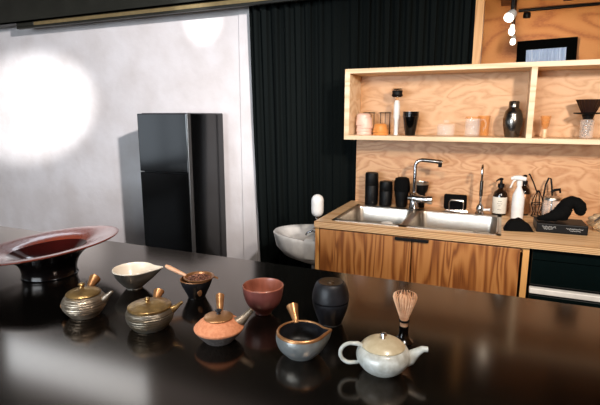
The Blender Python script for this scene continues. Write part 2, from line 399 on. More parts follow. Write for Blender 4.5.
for bb in (b1, b2):  # corner fillets
    for cx, cy, a in ((bb[1], bb[3], 0), (bb[0], bb[3], 90), (bb[0], bb[2], 180), (bb[1], bb[2], 270)):
        s1 = 1 if a in (0, 270) else -1; s2 = 1 if a in (0, 90) else -1
        c0 = (cx-s1*.05, cy-s2*.05)
        pts = [(c0[0]+.047*cos(R(a+90*i/6)), c0[1]+.047*sin(R(a+90*i/6))) for i in range(7)]
        vs = [mb.bm.verts.new((x, y, .004)) for x, y in pts]+[mb.bm.verts.new((cx, cy, .004))]
        mb.bm.faces.new(vs)
mb.build('flange', M['steel'], sk, smooth=False)

# upturned white cup standing in the left basin
tag(MB().lathe([(.050, 0), (.050, .006), (.042, .08), (.040, .125), (.036, .137), (.022, .142), (0, .142), (0, .139), (.02, .139), (.034, .134), (.038, .12), (.046, .004), (.048, 0)], 32).build('white_cup', M['porcelain'], loc=(-.628, 2.865, WT-.165)), 'upturned white cup standing in the left sink basin', 'cup')
# main faucet
fx, fy = -.520, 3.185
ft = thing('kitchen_faucet', (fx, fy, WT+.004), 'tall chrome kitchen faucet with a black angled spout behind the sink', 'faucet')
MB().lathe([(0, 0), (.03, 0), (.034, .012), (.029, .02), (.029, .11), (.018, .12), (0, .12)], 28).build('base', M['chrome'], ft)
pts = [(0, 0, .10), (0, 0, .30)] + [(.04-.04*cos(R(a)), 0, .30+.04*sin(R(a))) for a in range(15, 91, 15)]
MB().tube(pts, .0125, 16).build('riser', M['chrome'], ft)
sp = MB().tube([(.038, 0, .341), (.09, -.004, .339), (.165, -.01, .332), (.172, -.01, .328)], [.0125, .013, .014, .011], 16).build('spout', M['dkchrome'], ft)
MB().lathe([(0, 0), (.012, 0), (.013, .03), (0, .03)], 16, (.16, -.01, .300)).build('nozzle', M['blackmat'], sp)
MB().tube([(.0, -.03, .085), (.05, -.03, .082), (.095, -.03, .08)], [.027, .026, .024], 18).build('mixer_body', M['chrome'], ft)
MB().tube([(.095, -.03, .08), (.125, -.03, .08)], [.031, .029], 18).build('knob', M['chrome'], ft)
MB().tube([(-.005, -.03, .085), (-.035, -.03, .085)], [.018, .016], 18).build('knob', M['dkchrome'], ft)
# second slim faucet
f2 = thing('filter_faucet', (-.098, 3.205, WT+.004), 'slim chrome gooseneck filter faucet beside the black pouch', 'faucet')
MB().lathe([(0, 0), (.028, 0), (.028, .008), (.02, .018), (.024, .035), (.02, .055), (.01, .07), (0, .07)], 24).build('base', M['chrome'], f2)
pts = [(0, 0, .06), (0, 0, .29)]+[(0, -.032+.032*cos(R(a)), .29+.032*sin(R(a))) for a in range(20, 181, 20)]+[(0, -.064, .27)]
MB().tube(pts, .0075, 12).build('neck', M['chrome'], f2)
MB().lathe([(0, 0), (.011, 0), (.011, .10), (0, .10)], 16, (0, 0, .12)).build('sleeve', M['dkchrome'], f2)
MB().tube([(.018, 0, .03), (.05, 0, .034), (.062, 0, .034)], [.008, .007, .012], 12).build('lever', M['white'], f2)

# black canisters by the sink
def canister(name, x, y, r, h, label, kind=0):
    t = thing(name, (x, y, WT+.0), label, 'canister')
    if kind == 0:
        MB().lathe([(0, 0), (r*.96, 0), (r, .006), (r, h*.60), (r*.985, h*.605)], 32).build('body', M['blackmat'], t)
        MB().lathe([(r*.985, h*.61), (r, h*.615), (r, h*.93), (r*.93, h*.985), (r*.7, h), (0, h)], 32).build('lid', M['blackmat'], t)
    return t
canister('black_canister', -.842, 3.283, .047, .236, 'tallest black canister at the left end behind the sink')
canister('black_canister', -.738, 3.285, .045, .178, 'shorter black canister between the tallest one and the travel cup')
t = thing('travel_cup', (-.624, 3.285, WT), 'black travel cup with a wide rounded lid left of the chrome faucet', 'cup')
MB().lathe([(0, 0), (.036, 0), (.038, .005), (.049, .105), (.049, .11)], 32).build('body', M['blackmat'], t)
MB().lathe([(.052, .11), (.055, .12), (.054, .175), (.047, .203), (.03, .21), (0, .21)], 32).build('lid', M['blackcloth'], t)
t = thing('black_mug', (-.498, 3.315, WT), 'black round-bottomed cup with a pale rim partly behind the chrome faucet', 'cup')
MB().lathe([(0, 0), (.03, 0), (.034, .10), (.050, .125), (.054, .165), (.045, .167), (.04, .13), (.028, .105), (.026, .01), (0, .01)], 32).build('body', M['blackmat'], t)
MB().lathe([(.050, .166), (.0555, .164), (.056, .178), (.051, .180), (.049, .172)], 32, closed=True).build('rim', M['steel'], t)

# pouch and wire rack
mb = MB()
def sq(x, y, z):
    return (x, y, z)
mb.box(-.075, .075, -.022, .022, 0, .10, bev=.018, seg=4)
for v in mb.bm.verts:
    v.co.z += .012*(abs(v.co.x)/.075)**2*(1 if v.co.z > .05 else 0)
    v.co.y *= 1-.5*v.co.z/.1
mb.ang = 38
tag(mb.build('black_pouch', M['blackcloth'], loc=(-.262, 3.315, WT)), 'black fabric pouch against the plywood behind the wire rack', 'pouch')
t = thing('wire_rack', (-.25, 3.262, WT), 'small arched chrome wire rack in front of the black pouch', 'rack')
mb = MB()
for y in (-.015, .015): mb.tube([(-.045, y, .004), (-.045, y, .06)]+arc((-.03, y, .06), .015, 180, 90, 4)+arc((.03, y, .06), .015, 90, 0, 4)+[(.045, y, .06), (.045, y, .004)], .0028, 8)
mb.build('arch', M['chrome'], t)
mb = MB(); mb.tube([(-.07, -.02, .003), (.07, -.02, .003), (.07, .02, .003), (-.07, .02, .003), (-.07, -.02, .003)], .0028, 8)
for x in (-.035, 0, .035): mb.tube([(x, -.02, .003), (x, .02, .003)], .002, 6)
mb.build('tray', M['chrome'], t)

def bottle(name, x, y, label, cat, r=.037, h=.125, label_mat=None, pump=True):
    t = thing(name, (x, y, WT), label, cat)
    MB().lathe([(0, 0), (r*.95, 0), (r, .006), (r, h), (r*.85, h+.02), (r*.45, h+.035), (r*.36, h+.04), (r*.36, h+.055), (0, h+.055)], 32).build('body', M['brownbottle'], t)
    if label_mat:
        lb = MB().lathe([(r+.0005, .012), (r+.0012, .013), (r+.0012, h-.012), (r+.0005, h-.011)], 32).build('label', label_mat, t)
        for k, (w_, z) in enumerate(((.02, h*.72), (.028, h*.6), (.014, h*.5), (.024, h*.3))): MB().tube([((r+.0016)*sin(a), -(r+.0016)*cos(a), z) for a in [-w_/2/r+i*w_/r/6 for i in range(7)]], .0012, 6).build('printed_line', M['ink'], lb)
    MB().lathe([(0, h+.05), (r*.45, h+.05), (r*.45, h+.072), (r*.2, h+.076), (r*.14, h+.10), (0, h+.10)], 20).build('collar', M['blackmat'], t)
    if pump: MB().tube([(.006, .004, h+.102), (-.004, -.004, h+.104), (-.022, -.018, h+.098), (-.03, -.024, h+.09)], [.009, .009, .005, .004], 10).build('pump_head', M['blackmat'], t)
    return t
bottle('soap_bottle', .018, 3.27, 'dark pump bottle with a cream label left of the white spray bottle', 'bottle', r=.044, h=.13, label_mat=M['label'])
bottle('soap_bottle', .158, 3.325, 'dark brown pump bottle half hidden behind the white spray bottle', 'bottle', r=.038, h=.15, label_mat=M['goldmark'])
t = thing('spray_bottle', (.122, 3.17, WT), 'white trigger spray bottle on the worktop', 'bottle')
MB().lathe([(0, 0), (.034, 0), (.036, .006), (.036, .13), (.033, .155), (.02, .185), (.014, .20), (.014, .215), (0, .215)], 32).build('body', M['white'], t)
mb = MB().lathe([(0, .21), (.017, .21), (.017, .235), (.012, .24), (0, .24)], 20)
mb.tube([(.035, 0, .252), (.0, 0, .258), (-.03, 0, .258), (-.05, 0, .252)], [.012, .017, .014, .009], 12)
mb.build('trigger_head', M['white'], t)
MB().tube([(-.02, 0, .25), (-.036, 0, .235), (-.045, 0, .21), (-.05, 0, .195)], [.007, .006, .005, .005], 10).build('trigger', M['white'], t)

# wire dripper stand : diamond cage
t = thing('wire_cage_tool', (.238, 3.29, WT), 'thin black diamond-shaped wire holder behind the glass jar', 'wire holder')
mb = MB()
for k in range(4):
    a = k*pi/2+.3; mb.tube([(0.004*cos(a), .004*sin(a), .17), (.022*cos(a), .022*sin(a), .13), (.036*cos(a), .036*sin(a), .085), (.02*cos(a), .02*sin(a), .03), (.03*cos(a), .03*sin(a), .004)], .0028, 8)
mb.lathe([(.034, .083), (.037, .083), (.037, .088), (.034, .088)], 24, closed=True); mb.lathe([(.028, .002), (.032, .002), (.032, .006), (.028, .006)], 24, closed=True)
mb.build('cage', M['blackmat'], t)
mb = MB().tube([(-.005, 0, .15), (-.03, 0, .215), (-.055, 0, .265), (-.062, 0, .272)], [.004, .004, .0045, .007], 8)
mb.build('handle', M['blackmat'], t)
t = thing('tongs', (.30, 3.31, WT), 'black loop-handled tongs standing beside the wire holder', 'tongs')
MB().tube([(-.028, 0, .0), (-.03, 0, .12), (-.022, 0, .21), (-.008, 0, .25), (.004, 0, .245), (.012, 0, .2), (.022, 0, .12), (.02, 0, .0)], .0055, 10).build('arm', M['blackmat'], t)
MB().tube([(.012, 0, .16), (.03, 0, .175), (.058, -.01, .182), (.062, -.01, .16)], [.007, .009, .01, .006], 10).build('clip', M['blackmat'], t)

# cloth
mb = MB(); n = 26; gr = []
for i in range(n+1):
    row = []
    for j in range(n+1):
        u, v = i/n*2-1, j/n*2-1
        e = max(0, 1-(abs(u)**3.2+abs(v)**3.2)); h = .062*min(1, e*1.4)**.7*(1+.18*sin(4*u+1)*cos(3*v)-.35*u*.3)
        row.append(mb.bm.verts.new((.074*u*(1-.12*v), .05*v, max(.001, h*(1-.35*abs(u))))))
    gr.append(row)
for i in range(n):
    for j in range(n): mb.bm.faces.new((gr[i][j], gr[i+1][j], gr[i+1][j+1], gr[i][j+1]))
cl = tag(mb.build('folded_cloth', M['blackcloth'], rot=(0, 0, YAW*.5), loc=(.118, 2.86, WT)), 'crumpled black cloth with a small white mark in front of the spray bottle', 'cloth')
MB().tube([(-.002, -.036, .034), (.006, -.032, .040), (.012, -.028, .047), (.012, -.024, .052)], .0016, 6).build('white_mark', M['whiteink'], cl)

# black box with pale script, draped black bag, glass jar
t = thing('black_box', (.335, 2.93, WT), 'flat black box with pale script lettering at the right end of the worktop', 'box', rz=.04)
MB().box(-.125, .125, -.085, .10, .001, .052, bev=.005).build('body', M['blackmat'], t)
def scribble(x0, x1, z, amp, n):
    MB().tube([(x0+(x1-x0)*i/n, -.0862, z+amp*sin(i*1.9)+amp*.5*sin(i*.83+1)+(x1-x0)*0) for i in range(n+1)], .0011, 5).build('script_line', M['whiteink'], t)
scribble(-.098, -.03, .034, .006, 26); scribble(-.09, -.045, .023, .003, 18); scribble(.02, .10, .031, .003, 30); scribble(.035, .09, .021, .002, 20)
mb = MB()
def crom(P, n=6):
    out = []
    for i in range(len(P)-1):
        p0, p1, p2, p3 = P[max(i-1, 0)], P[i], P[i+1], P[min(i+2, len(P)-1)]
        for k in range(n):
            t_ = k/n; out.append(tuple(.5*((2*p1[j])+(-p0[j]+p2[j])*t_+(2*p0[j]-5*p1[j]+4*p2[j]-p3[j])*t_*t_+(-p0[j]+3*p1[j]-3*p2[j]+p3[j])*t_**3) for j in range(4)))
    return out+[P[-1]]
for gp in ([(-.110, -.02, .062, .006), (-.095, -.02, .068, .014), (-.055, -.025, .077, .023), (-.015, -.02, .092, .036), (.015, -.01, .112, .042), (.035, -.005, .14, .036)],
           [(.012, -.005, .060, .006), (.012, -.005, .068, .032), (.014, -.005, .10, .040), (.028, 0, .140, .038), (.052, 0, .165, .034), (.080, 0, .162, .032), (.098, 0, .142, .033), (.102, 0, .118, .029), (.102, 0, .100, .020), (.101, 0, .092, .006)]):
    gp = crom(gp); mb.tube([g[:3] for g in gp], [g[3]*(1+.04*sin(i*1.3)) for i, g in enumerate(gp)], 22)
tag(mb.build('padded_glove', M['blackcloth'], loc=(.325, 2.93, WT), rot=(0, 0, .04)), 'black bent padded glove lying on the flat black box', 'glove')
t = thing('glass_jar', (.305, 3.13, WT), 'clear glass jar with a metal lid behind the black box', 'jar')
MB().lathe([(0, 0), (.046, 0), (.05, .006), (.052, .12), (.046, .14), (.044, .14), (.049, .118), (.047, .008), (0, .008)], 32).build('body', M['glass'], t)
MB().lathe([(0, .141), (.05, .141), (.05, .152), (.046, .158), (0, .160)], 32).build('lid', M['steel'], t)
# bag and stick
mb = MB(); bmesh.ops.create_icosphere(mb.bm, subdivisions=4, radius=1)
for v in mb.bm.verts:
    p = v.co.copy(); f = 1+.16*sin(7*p.x+3*p.y)*cos(6*p.z+2*p.y)+.10*sin(15*p.x-9*p.z)+.07*cos(17*p.y+11*p.z)
    v.co = Vector((p.x*f*.085, p.y*f*.09, max(0, p.z*f*.055+.045)))
tag(mb.build('plastic_bag', M['bag'], loc=(.575, 3.03, WT)), 'crumpled clear plastic bag at the right edge of the worktop', 'bag')
tag(MB().tube([(.50, 2.93, WT+.068), (.53, 2.94, WT+.095), (.60, 2.96, WT+.15), (.62, 2.96, WT+.165)], [.004, .006, .008, .004], 10).build('dark_stick', M['darkbrown']), 'dark brown stick resting on the clear plastic bag', 'stick')

# hand basin left of the cabinet
hb = thing('hand_basin', (-1.025, 3.02, 0), 'white porcelain hand basin fixed left of the sink cabinet', 'basin')
mb = MB(); rings = []; K = 40
def dring(sx, sy, z, off=0): # D shape pointing to -x
    out = []
    for k in range(K):
        a = pi/2+pi*k/(K-1); out.append(mb.bm.verts.new((sx*cos(a)*(1+0.0)-off, sy*sin(a), z)))
    return out
specs = [(.12, .10, .48), (.28, .18, .49), (.39, .24, .525), (.445, .262, .58), (.462, .268, .655), (.466, .268, .672), (.458, .264, .68), (.435, .245, .678), (.41, .228, .665), (.35, .19, .60), (.24, .12, .575), (.12, .05, .57)]
rings = [dring(a, b, z) for a, b, z in specs]
for a, b in zip(rings, rings[1:]):
    for k in range(K): mb.bm.faces.new((a[k], a[(k+1) % K], b[(k+1) % K], b[k]))
mb.bm.faces.new(rings[0]); mb.bm.faces.new(rings[-1])
mb.box(-.135, -.0, -.258, .262, .55, .70, bev=.015); mb.ang = 38
mb.build('bowl', M['porcelain'], hb)
MB().lathe([(0, 0), (.05, 0), (.05, .05), (.045, .06), (.045, .50), (0, .50)], 24, (-.13, 0, 0)).build('pedestal', M['porcelain'], hb)
tp = thing('basin_tap', (-1.085, 2.82, .70), 'small chrome tap on the white hand basin', 'tap')
MB().lathe([(0, 0), (.018, 0), (.016, .035), (0, .035)], 18).build('base', M['chrome'], tp)
MB().tube([(0, 0, .03), (-.03, -.01, .04), (-.06, -.02, .03), (-.07, -.022, .012)], [.010, .009, .008, .008], 12).build('spout', M['chrome'], tp)
MB().tube([(0, 0, .035), (.005, -.005, .055), (-.02, -.02, .06)], [.007, .006, .008], 10).build('lever', M['chrome'], tp)
sd = thing('soap_dispenser', (-1.118, 2.91, .70), 'white pill-shaped dispenser on a thin neck above the hand basin', 'dispenser')
MB().lathe([(0, 0), (.02, 0), (.02, .01), (.008, .02), (.007, .10), (.014, .11), (.014, .125), (0, .125)], 20).build('neck', M['chrome'], sd)
MB().lathe([(0, .118)]+[(.042*cos(R(a)), .16+.042*sin(R(a))) for a in range(-75, 1, 15)]+[(.042*cos(R(a)), .232+.042*sin(R(a))) for a in range(0, 90, 15)]+[(0, .274)], 28).build('bottle', M['white'], sd)

# ------------------------------------------------------------------ shelf
SX0, SF = -1.0, 3.10   # left end and front plane
sh = thing('wall_shelf', (0, 3.38, 1.335), 'open pale wooden box shelf on the plywood partition', 'shelf')
T = .03
def sb(name, x0, x1, z0, z1, m, y0=SF-3.38, y1=0): return MB().box(x0, x1, y0, y1, z0, z1, bev=.0015, seg=1).build(name, m, sh, smooth=False)
sb('bottom_board', SX0, 1.6, 0, T, M['board']); sb('top_board', SX0, 1.6, .438, .438+T, M['board'])
sb('end_board', SX0, SX0+.035, T, .438, M['board']); sb('divider', .130, .163, T, .438, M['board']); sb('divider', 1.3, 1.333, T, .438, M['board'])
sb('back_board', SX0+.035, 1.6, T, .438, M['shelfback'], y0=-.006)
SZ = 1.335+T
# cups on the shelf
def cup_inv(name, m, r0, r1, h, th=.003):
    """cup standing on its rim: r1 rim at the bottom, r0 foot at the top"""
    q = .0018; o = [(r1+.002, 0), (r1+.0035, .003), (r1+.001, .007), (r0+(r1-r0)*.35, h*.6), (r0*1.0, h*.85), (r0*.8, h*.97), (r0*.55, h), (0, h)]
    return [(r1-q, .0)] + o + [(0, h-q), (r0*.55-q, h-q), (r0*.8-q, h*.97-q), (r0-q, h*.85), (r0+(r1-r0)*.35-q, h*.6), (r1-q, 0)]
def stack(name, x, y, n, m, r0, r1, h, step, labs, group, cat='cup'):
    ob = None
    for k in range(n):
        if ob is None:
            ob = MB().lathe(cup_inv(name, m, r0, r1, h)+[], 32).build(name, m); tag(ob, labs[k], cat, group); ob.location = (x, y, SZ)
        else:
            c = ob.copy(); C.objects.link(c); c.location = (x+.002*k*(-1)**k, y, SZ+step*k); c['label'] = labs[k]
stack('pink_cup', -.892, 3.225, 4, M['pink'], .048, .053, .082, .022,
      ['pale pink upturned cup, lowest of the stack of four', 'pale pink upturned cup, second from the bottom of the stack of four', 'pale pink upturned cup, third from the bottom of the stack of four', 'pale pink upturned cup on top of the stack of four'], 'stacked pink cups')
stack('orange_cup', -.775, 3.225, 2, M['orange'], .042, .052, .060, .018,
      ['orange upturned cup, lower of the two stacked ones', 'orange upturned cup, upper of the two stacked ones'], 'stacked orange cups')
for x, lab in ((-.886, 'black wire stand behind the pink cups'), (-.772, 'black wire stand behind the orange cups')):
    mb = MB(); y = 3.325
    mb.tube([(x-.03, y, SZ), (x-.03, y, SZ+.155), (x+.036, y, SZ+.155), (x+.036, y, SZ)], .0028, 8)
    mb.tube([(x-.045, y, SZ+.15), (x+.045, y, SZ+.15)], .0028, 8); mb.tube([(x+.003, y, SZ+.155), (x+.003, y, SZ)], .002, 8)
    mb.tube([(x-.03, y-.02, SZ+.002), (x-.03, y+.02, SZ+.002)], .0025, 8); mb.tube([(x+.036, y-.02, SZ+.002), (x+.036, y+.02, SZ+.002)], .0025, 8)
    tag(mb.build('wire_stand', M['blackmat']), lab, 'stand', 'black wire stands on the shelf')
t = thing('milk_frother', (-.672, 3.24, SZ), 'white tube-shaped tool with a round black and chrome head on the shelf', 'kitchen tool')
MB().lathe([(0, 0), (.014, 0), (.014, .10), (.020, .125), (.021, .20), (.016, .225), (.01, .235), (0, .235)], 24).build('tube', M['white'], t)
MB().lathe([(.006, .23), (.011, .235), (.011, .26), (.006, .262)], 18).build('collar', M['amber_and_refraction'], t)
MB().lathe([(0, .255), (.03, .256), (.038, .266), (.034, .275), (.034, .29), (.038, .298), (0, .300)], 28).build('head', M['blackmat'], t)
MB().lathe([(0, .3005), (.034, .3005), (.036, .306), (.03, .311), (0, .311)], 28).build('cap', M['chrome'], t)
for k, lab in enumerate(('black tapered tumbler, bottom one of the three nested', 'black tapered tumbler, middle one of the three nested', 'black tapered tumbler, top one of the three nested')):
    if k == 0:
        tb = MB().lathe([(0, 0), (.031, 0), (.033, .004), (.052, .125), (.0545, .127), (.0545, .132), (.0508, .132), (.0315, .005), (0, .005)], 32).build('black_tumbler', M['blackgloss'])
        tag(tb, lab, 'tumbler', 'nested black tumblers'); tb.location = (-.573, 3.23, SZ)
    else:
        c = tb.copy(); C.objects.link(c); c.location = (-.573, 3.23, SZ+.013*k); c['label'] = lab
t = thing('glass_jar', (-.342, 3.23, SZ), 'low clear glass jar with a glass lid on the shelf', 'jar')
MB().lathe([(0, 0), (.054, 0), (.058, .005), (.058, .065), (.055, .07), (.052, .07), (.054, .06), (.054, .008), (0, .008)], 32).build('body', M['glass'], t)
MB().lathe([(0, .071), (.056, .071), (.056, .078), (.03, .083), (.016, .086), (.022, .10), (.018, .104), (0, .104)], 32).build('lid', M['glass'], t)
t = thing('glass_mug', (-.178, 3.22, SZ), 'clear glass mug with refracted wood colour painted on the rim and a curled handle on the shelf', 'mug')
MB().lathe([(0, 0), (.044, 0), (.047, .004), (.047, .115), (.0445, .115), (.0445, .014), (0, .014)], 32).build('body', M['glass'], t)
MB().lathe([(.0446, .112), (.0475, .112), (.0475, .124), (.0446, .124)], 32, closed=True).build('rim', M['amber_and_refraction'], t)  # amber stands in for the wood refracted through clear glass
MB().tube([(.046, 0, .105), (.07, 0, .108), (.08, 0, .085), (.076, 0, .055), (.062, 0, .045)], .005, 10).build('handle', M['glass'], t)
t = thing('glass_tumbler', (-.115, 3.29, SZ), 'clear glass tumbler painted with refracted wood colour behind the glass mug', 'tumbler')
MB().lathe([(0, 0), (.034, 0), (.040, .13), (.038, .13), (.032, .01), (0, .01)], 28).build('body', M['amber_and_refraction'], t)  # clear glass; the wood refracted through it is put into this tint
t = thing('cocktail_shaker', (.055, 3.225, SZ), 'dark metal cocktail shaker on the shelf beside the divider', 'shaker')
MB().lathe([(0, 0), (.040, 0), (.042, .004), (.056, .075), (.058, .11), (.052, .135)], 36).build('tin', M['dkchrome'], t)
MB().lathe([(.0525, .135), (.052, .14), (.046, .16), (.030, .178), (.029, .182)], 36).build('strainer_top', M['dkchrome'], t)
MB().lathe([(.029, .182), (.031, .184), (.030, .215), (.026, .220), (0, .220)], 28).build('cap', M['dkchrome'], t)
t = thing('measuring_scoop', (.238, 3.25, SZ), 'small amber scoop with a pale wooden stem on the shelf right of the divider', 'scoop')
MB().lathe([(0, 0), (.014, 0), (.014, .045), (.012, .05), (0, .05)], 20).build('stem', M['board'], t)
MB().lathe([(0, .05), (.012, .05), (.02, .065), (.03, .13), (.028, .13), (.018, .068), (0, .055)], 24).build('cup', M['amber_and_refraction'], t)
t = thing('coffee_dripper', (.50, 3.22, SZ), 'black ribbed cone dripper standing on a glass of pebbles', 'dripper')
mb = MB(); N_ = 72; prof = [(.022, .115), (.028, .13), (.068, .22), (.071, .224), (.067, .222), (.024, .13), (.018, .12)]
mb.lathe(prof, N_, fn=lambda x, y, z: (x*(1+.035*cos(24*math.atan2(y, x))*(z > .118)), y*(1+.035*cos(24*math.atan2(y, x))*(z > .118)), z))
mb.build('cone', M['darkbrown'], t)
MB().lathe([(.02, .138), (.075, .142), (.078, .146), (.075, .15), (.032, .150)], 40).build('flange', M['blackmat'], t)
MB().lathe([(.012, .112), (.024, .11), (.03, .125), (.036, .145), (.02, .145)], 28).build('base', M['blackmat'], t)
t2 = thing('glass_vessel', (.50, 3.22, SZ), 'clear glass vessel filled with pale pebbles under the black dripper', 'glass')
MB().lathe([(0, 0), (.034, 0), (.037, .004), (.037, .105), (.026, .112), (.024, .112), (.034, .103), (.034, .006), (0, .006)], 28).build('body', M['glass'], t2)
mb = MB()
for k in range(70):
    a = random.random()*6.28; r = .026*math.sqrt(random.random()); bmesh.ops.create_icosphere(mb.bm, subdivisions=1, radius=.0055, matrix=Matrix.Translation((r*cos(a), r*sin(a), .013+.088*k/70)))
pb = mb.build('pebbles', M['beans']); pb.location = (.50, 3.22, SZ); tag(pb, 'pale pebbles inside the glass vessel on the shelf', 'pebbles', kind='stuff')

# ------------------------------------------------------------------ tea ware on the black counter
Z = .90
def pot_root(name, x, y, label, cat='teapot', rz=YAW): return thing(name, (x, y, Z), label, cat, rz=rz)
def ridged(prof, amp, freq):
    out = []
    for (a, b) in zip(prof, prof[1:]):
        n = max(1, int(abs(b[1]-a[1])/.0018))
        for i in range(n): r = a[0]+(b[0]-a[0])*i/n; z = a[1]+(b[1]-a[1])*i/n; out.append((r+amp*sin(z*freq), z))
    out.append(prof[-1]); return out
def smoothprof(p, n=5):
    out = []
    for i in range(len(p)-1):
        p0, p1, p2, p3 = p[max(i-1, 0)], p[i], p[i+1], p[min(i+2, len(p)-1)]
        for k in range(n):
            t = k/n
            out.append(tuple(max(0, .5*((2*p1[j])+(-p0[j]+p2[j])*t+(2*p0[j]-5*p1[j]+4*p2[j]-p3[j])*t*t+(-p0[j]+3*p1[j]-3*p2[j]+p3[j])*t**3)) if j == 0 else .5*((2*p1[j])+(-p0[j]+p2[j])*t+(2*p0[j]-5*p1[j]+4*p2[j]-p3[j])*t*t+(-p0[j]+3*p1[j]-3*p2[j]+p3[j])*t**3) for j in range(2)))
    out.append(p[-1]); return out
def spout(pts, rad, m, t, hole=.75):
    p = [Vector(q) for q in pts]; P = list(p); Rr = list(rad)
    P += [p[-1]+(p[-1]-p[-2])*.02, p[-1]*.7+p[-2]*.3]; Rr += [rad[-1]*hole, rad[-1]*hole*.9]
    return MB().tube(P, Rr, 18).build('spout', m, t)
def hollow_handle(a, b, r0, r1, rm, m, t):
    a, b = Vector(a), Vector(b); P = []; Q = []
    for i in range(9):
        u = i/8; P.append(a+(b-a)*u); Q.append(r0+(r1-r0)*u**1.6 if u > .3 else r0+(rm-r0)*u)
    P += [b+(b-a)*.004, b+(a-b)*.06, b+(a-b)*.12]; Q += [r1*.8, r1*.66, r1*.3]
    return MB().tube(P, Q, 20).build('handle', m, t)

# 1 maroon flared dish
t = pot_root('flared_dish', -1.560, 1.199, 'large maroon lacquer dish with a wide tilted rim at the left of the counter', 'dish')
def tilt(x, y, z): return (x*(1+.0), y, z+.115*x*min(1, max(0, z-.03)/.085))
MB().lathe(smoothprof([(.0, .001), (.092, .001), (.096, .005), (.096, .02), (.100, .04), (.112, .062), (.142, .086), (.197, .106), (.252, .116)], 5), 72, fn=tilt).build('outside', M['blacklac'], t)
MB().lathe(smoothprof([(.252, .116), (.256, .1195), (.252, .123), (.215, .120), (.165, .110), (.138, .100)], 5), 72, fn=tilt).build('rim', M['maroonrim'], t)
MB().lathe(smoothprof([(.138, .100), (.118, .085), (.09, .066), (.05, .052), (0, .048)], 5), 72, fn=tilt).build('inside', M['maroon'], t)

# 2 left kyusu silver bronze
t = pot_root('side_handle_teapot', -1.130, .973, 'silvery bronze side-handled teapot in front of the maroon dish')
MB().lathe(ridged(smoothprof([(0, .0), (.036, .001), (.042, .004), (.058, .024), (.064, .042), (.060, .056), (.050, .067), (.042, .070), (.040, .067), (0, .06)], 3), .0009, 900), 48).build('body', M['silverb'], t)
ld = MB().lathe(ridged(smoothprof([(.048, .069), (.050, .072), (.046, .076), (.03, .083), (.012, .088), (0, .089)], 3), .0004, 900), 44).build('lid', M['bronze'], t)
MB().lathe([(0, .087), (.007, .088), (.006, .093), (.010, .099), (.006, .103), (0, .103)], 20, (-.004, 0, 0)).build('knob', M['bronze'], ld)
spout([(.048, .0, .045), (.064, .0, .054), (.076, 0, .066), (.087, 0, .076)], [.016, .012, .0065, .005], M['silverb'], t)
hollow_handle((-.008, .045, .062), (-.004, .092, .084), .009, .018, .010, M['copper'], t)
MB().sphere((-.064, .0, .030), .010, (1, 1.1, 1)).build('lug', M['copper'], t)

# 3 katakuchi cream inside
t = pot_root('pouring_bowl', -1.157, 1.212, 'pouring bowl with cream inside and mottled silver outside behind the teapots', 'pouring bowl')
def lip(amount, up, width, r0, zt):
    def f(x, y, z):
        a = math.atan2(y, x); w_ = math.exp(-(a/width)**2); k = max(0, z/zt)**1.5*w_*(math.hypot(x, y) > r0*.45)
        return (x+amount*k*cos(a), y*(1-.35*w_*k), z+up*k)
    return f
pf = lip(.034, .004, .34, .07, .068)
MB().lathe(smoothprof([(0, .0), (.026, 0), (.028, .004), (.040, .016), (.058, .040), (.070, .068)], 5), 72, fn=pf).build('outside', M['mottle'], t)
MB().lathe(smoothprof([(.070, .068), (.0695, .071), (.0665, .070), (.055, .042), (.036, .019), (0, .011)], 5), 72, fn=pf).build('inside', M['cream'], t)

# 4 bronze teapot
t = pot_root('side_handle_teapot', -.894, .990, 'squat dark teapot with a wide golden bronze lid')
MB().lathe(ridged(smoothprof([(0, .0), (.044, .001), (.050, .004), (.062, .022), (.067, .042), (.065, .056), (.060, .064), (.056, .065), (0, .06)], 3), .0008, 850), 48).build('body', M['darksilver'], t)
ld = MB().lathe(ridged(smoothprof([(.058, .063), (.061, .068), (.058, .073), (.040, .079), (.026, .084), (.0, .087)], 3), .0006, 800), 48).build('lid', M['bronze'], t)
MB().lathe([(0, .084), (.007, .085), (.006, .090), (.009, .095), (.005, .099), (0, .099)], 20, (-.004, -.004, 0)).build('knob', M['bronze'], ld)
spout([(.052, .006, .050), (.068, .006, .058), (.078, .008, .066), (.092, .010, .078)], [.015, .011, .0065, .005], M['bronze'], t)
hollow_handle((.0, .055, .062), (.002, .088, .080), .010, .0165, .011, M['copper'], t)

t.scale = (1, 1, .90)
# 5 dark cup with strainer
t = pot_root('small_cup', -.903, 1.228, 'small dark cup with a bronze fleck holding the tea strainer', 'cup')
MB().lathe(smoothprof([(0, 0), (.026, 0), (.029, .004), (.036, .020), (.049, .048), (.053, .064)], 5), 48).build('outside', M['darkglaze'], t)
MB().lathe([(.053, .064), (.0525, .0665), (.050, .066), (.045, .046), (.032, .02), (0, .012)], 48).build('rim', M['goldmark'], t)
MB().sphere((.018, -.0385, .029), .008, (1, .35, 1.5)).build('glaze_fleck', M['goldmark'], t)
t = thing('tea_strainer', (-.895, 1.232, Z+.069), 'tea strainer with a pale bamboo handle lying across the small dark cup', 'strainer', rz=YAW)
MB().lathe([(.044, .000), (.050, .0), (.0505, .004), (.047, .0045), (.044, .003), (.038, -.008), (.02, -.013), (0, -.014)], 40).build('mesh_bowl', M['goldmark'], t)
MB().tube([(-.043, .004, .004), (-.065, .012, .011), (-.105, .028, .024), (-.118, .033, .028)], [.0045, .0065, .0075, .005], 12).build('handle', M['bamboodark'], t)
MB().tube([(.05, 0, .001), (.060, 0, -.002), (.062, 0, -.006)], .0035, 8).build('rest', M['goldmark'], t)
mb = MB()
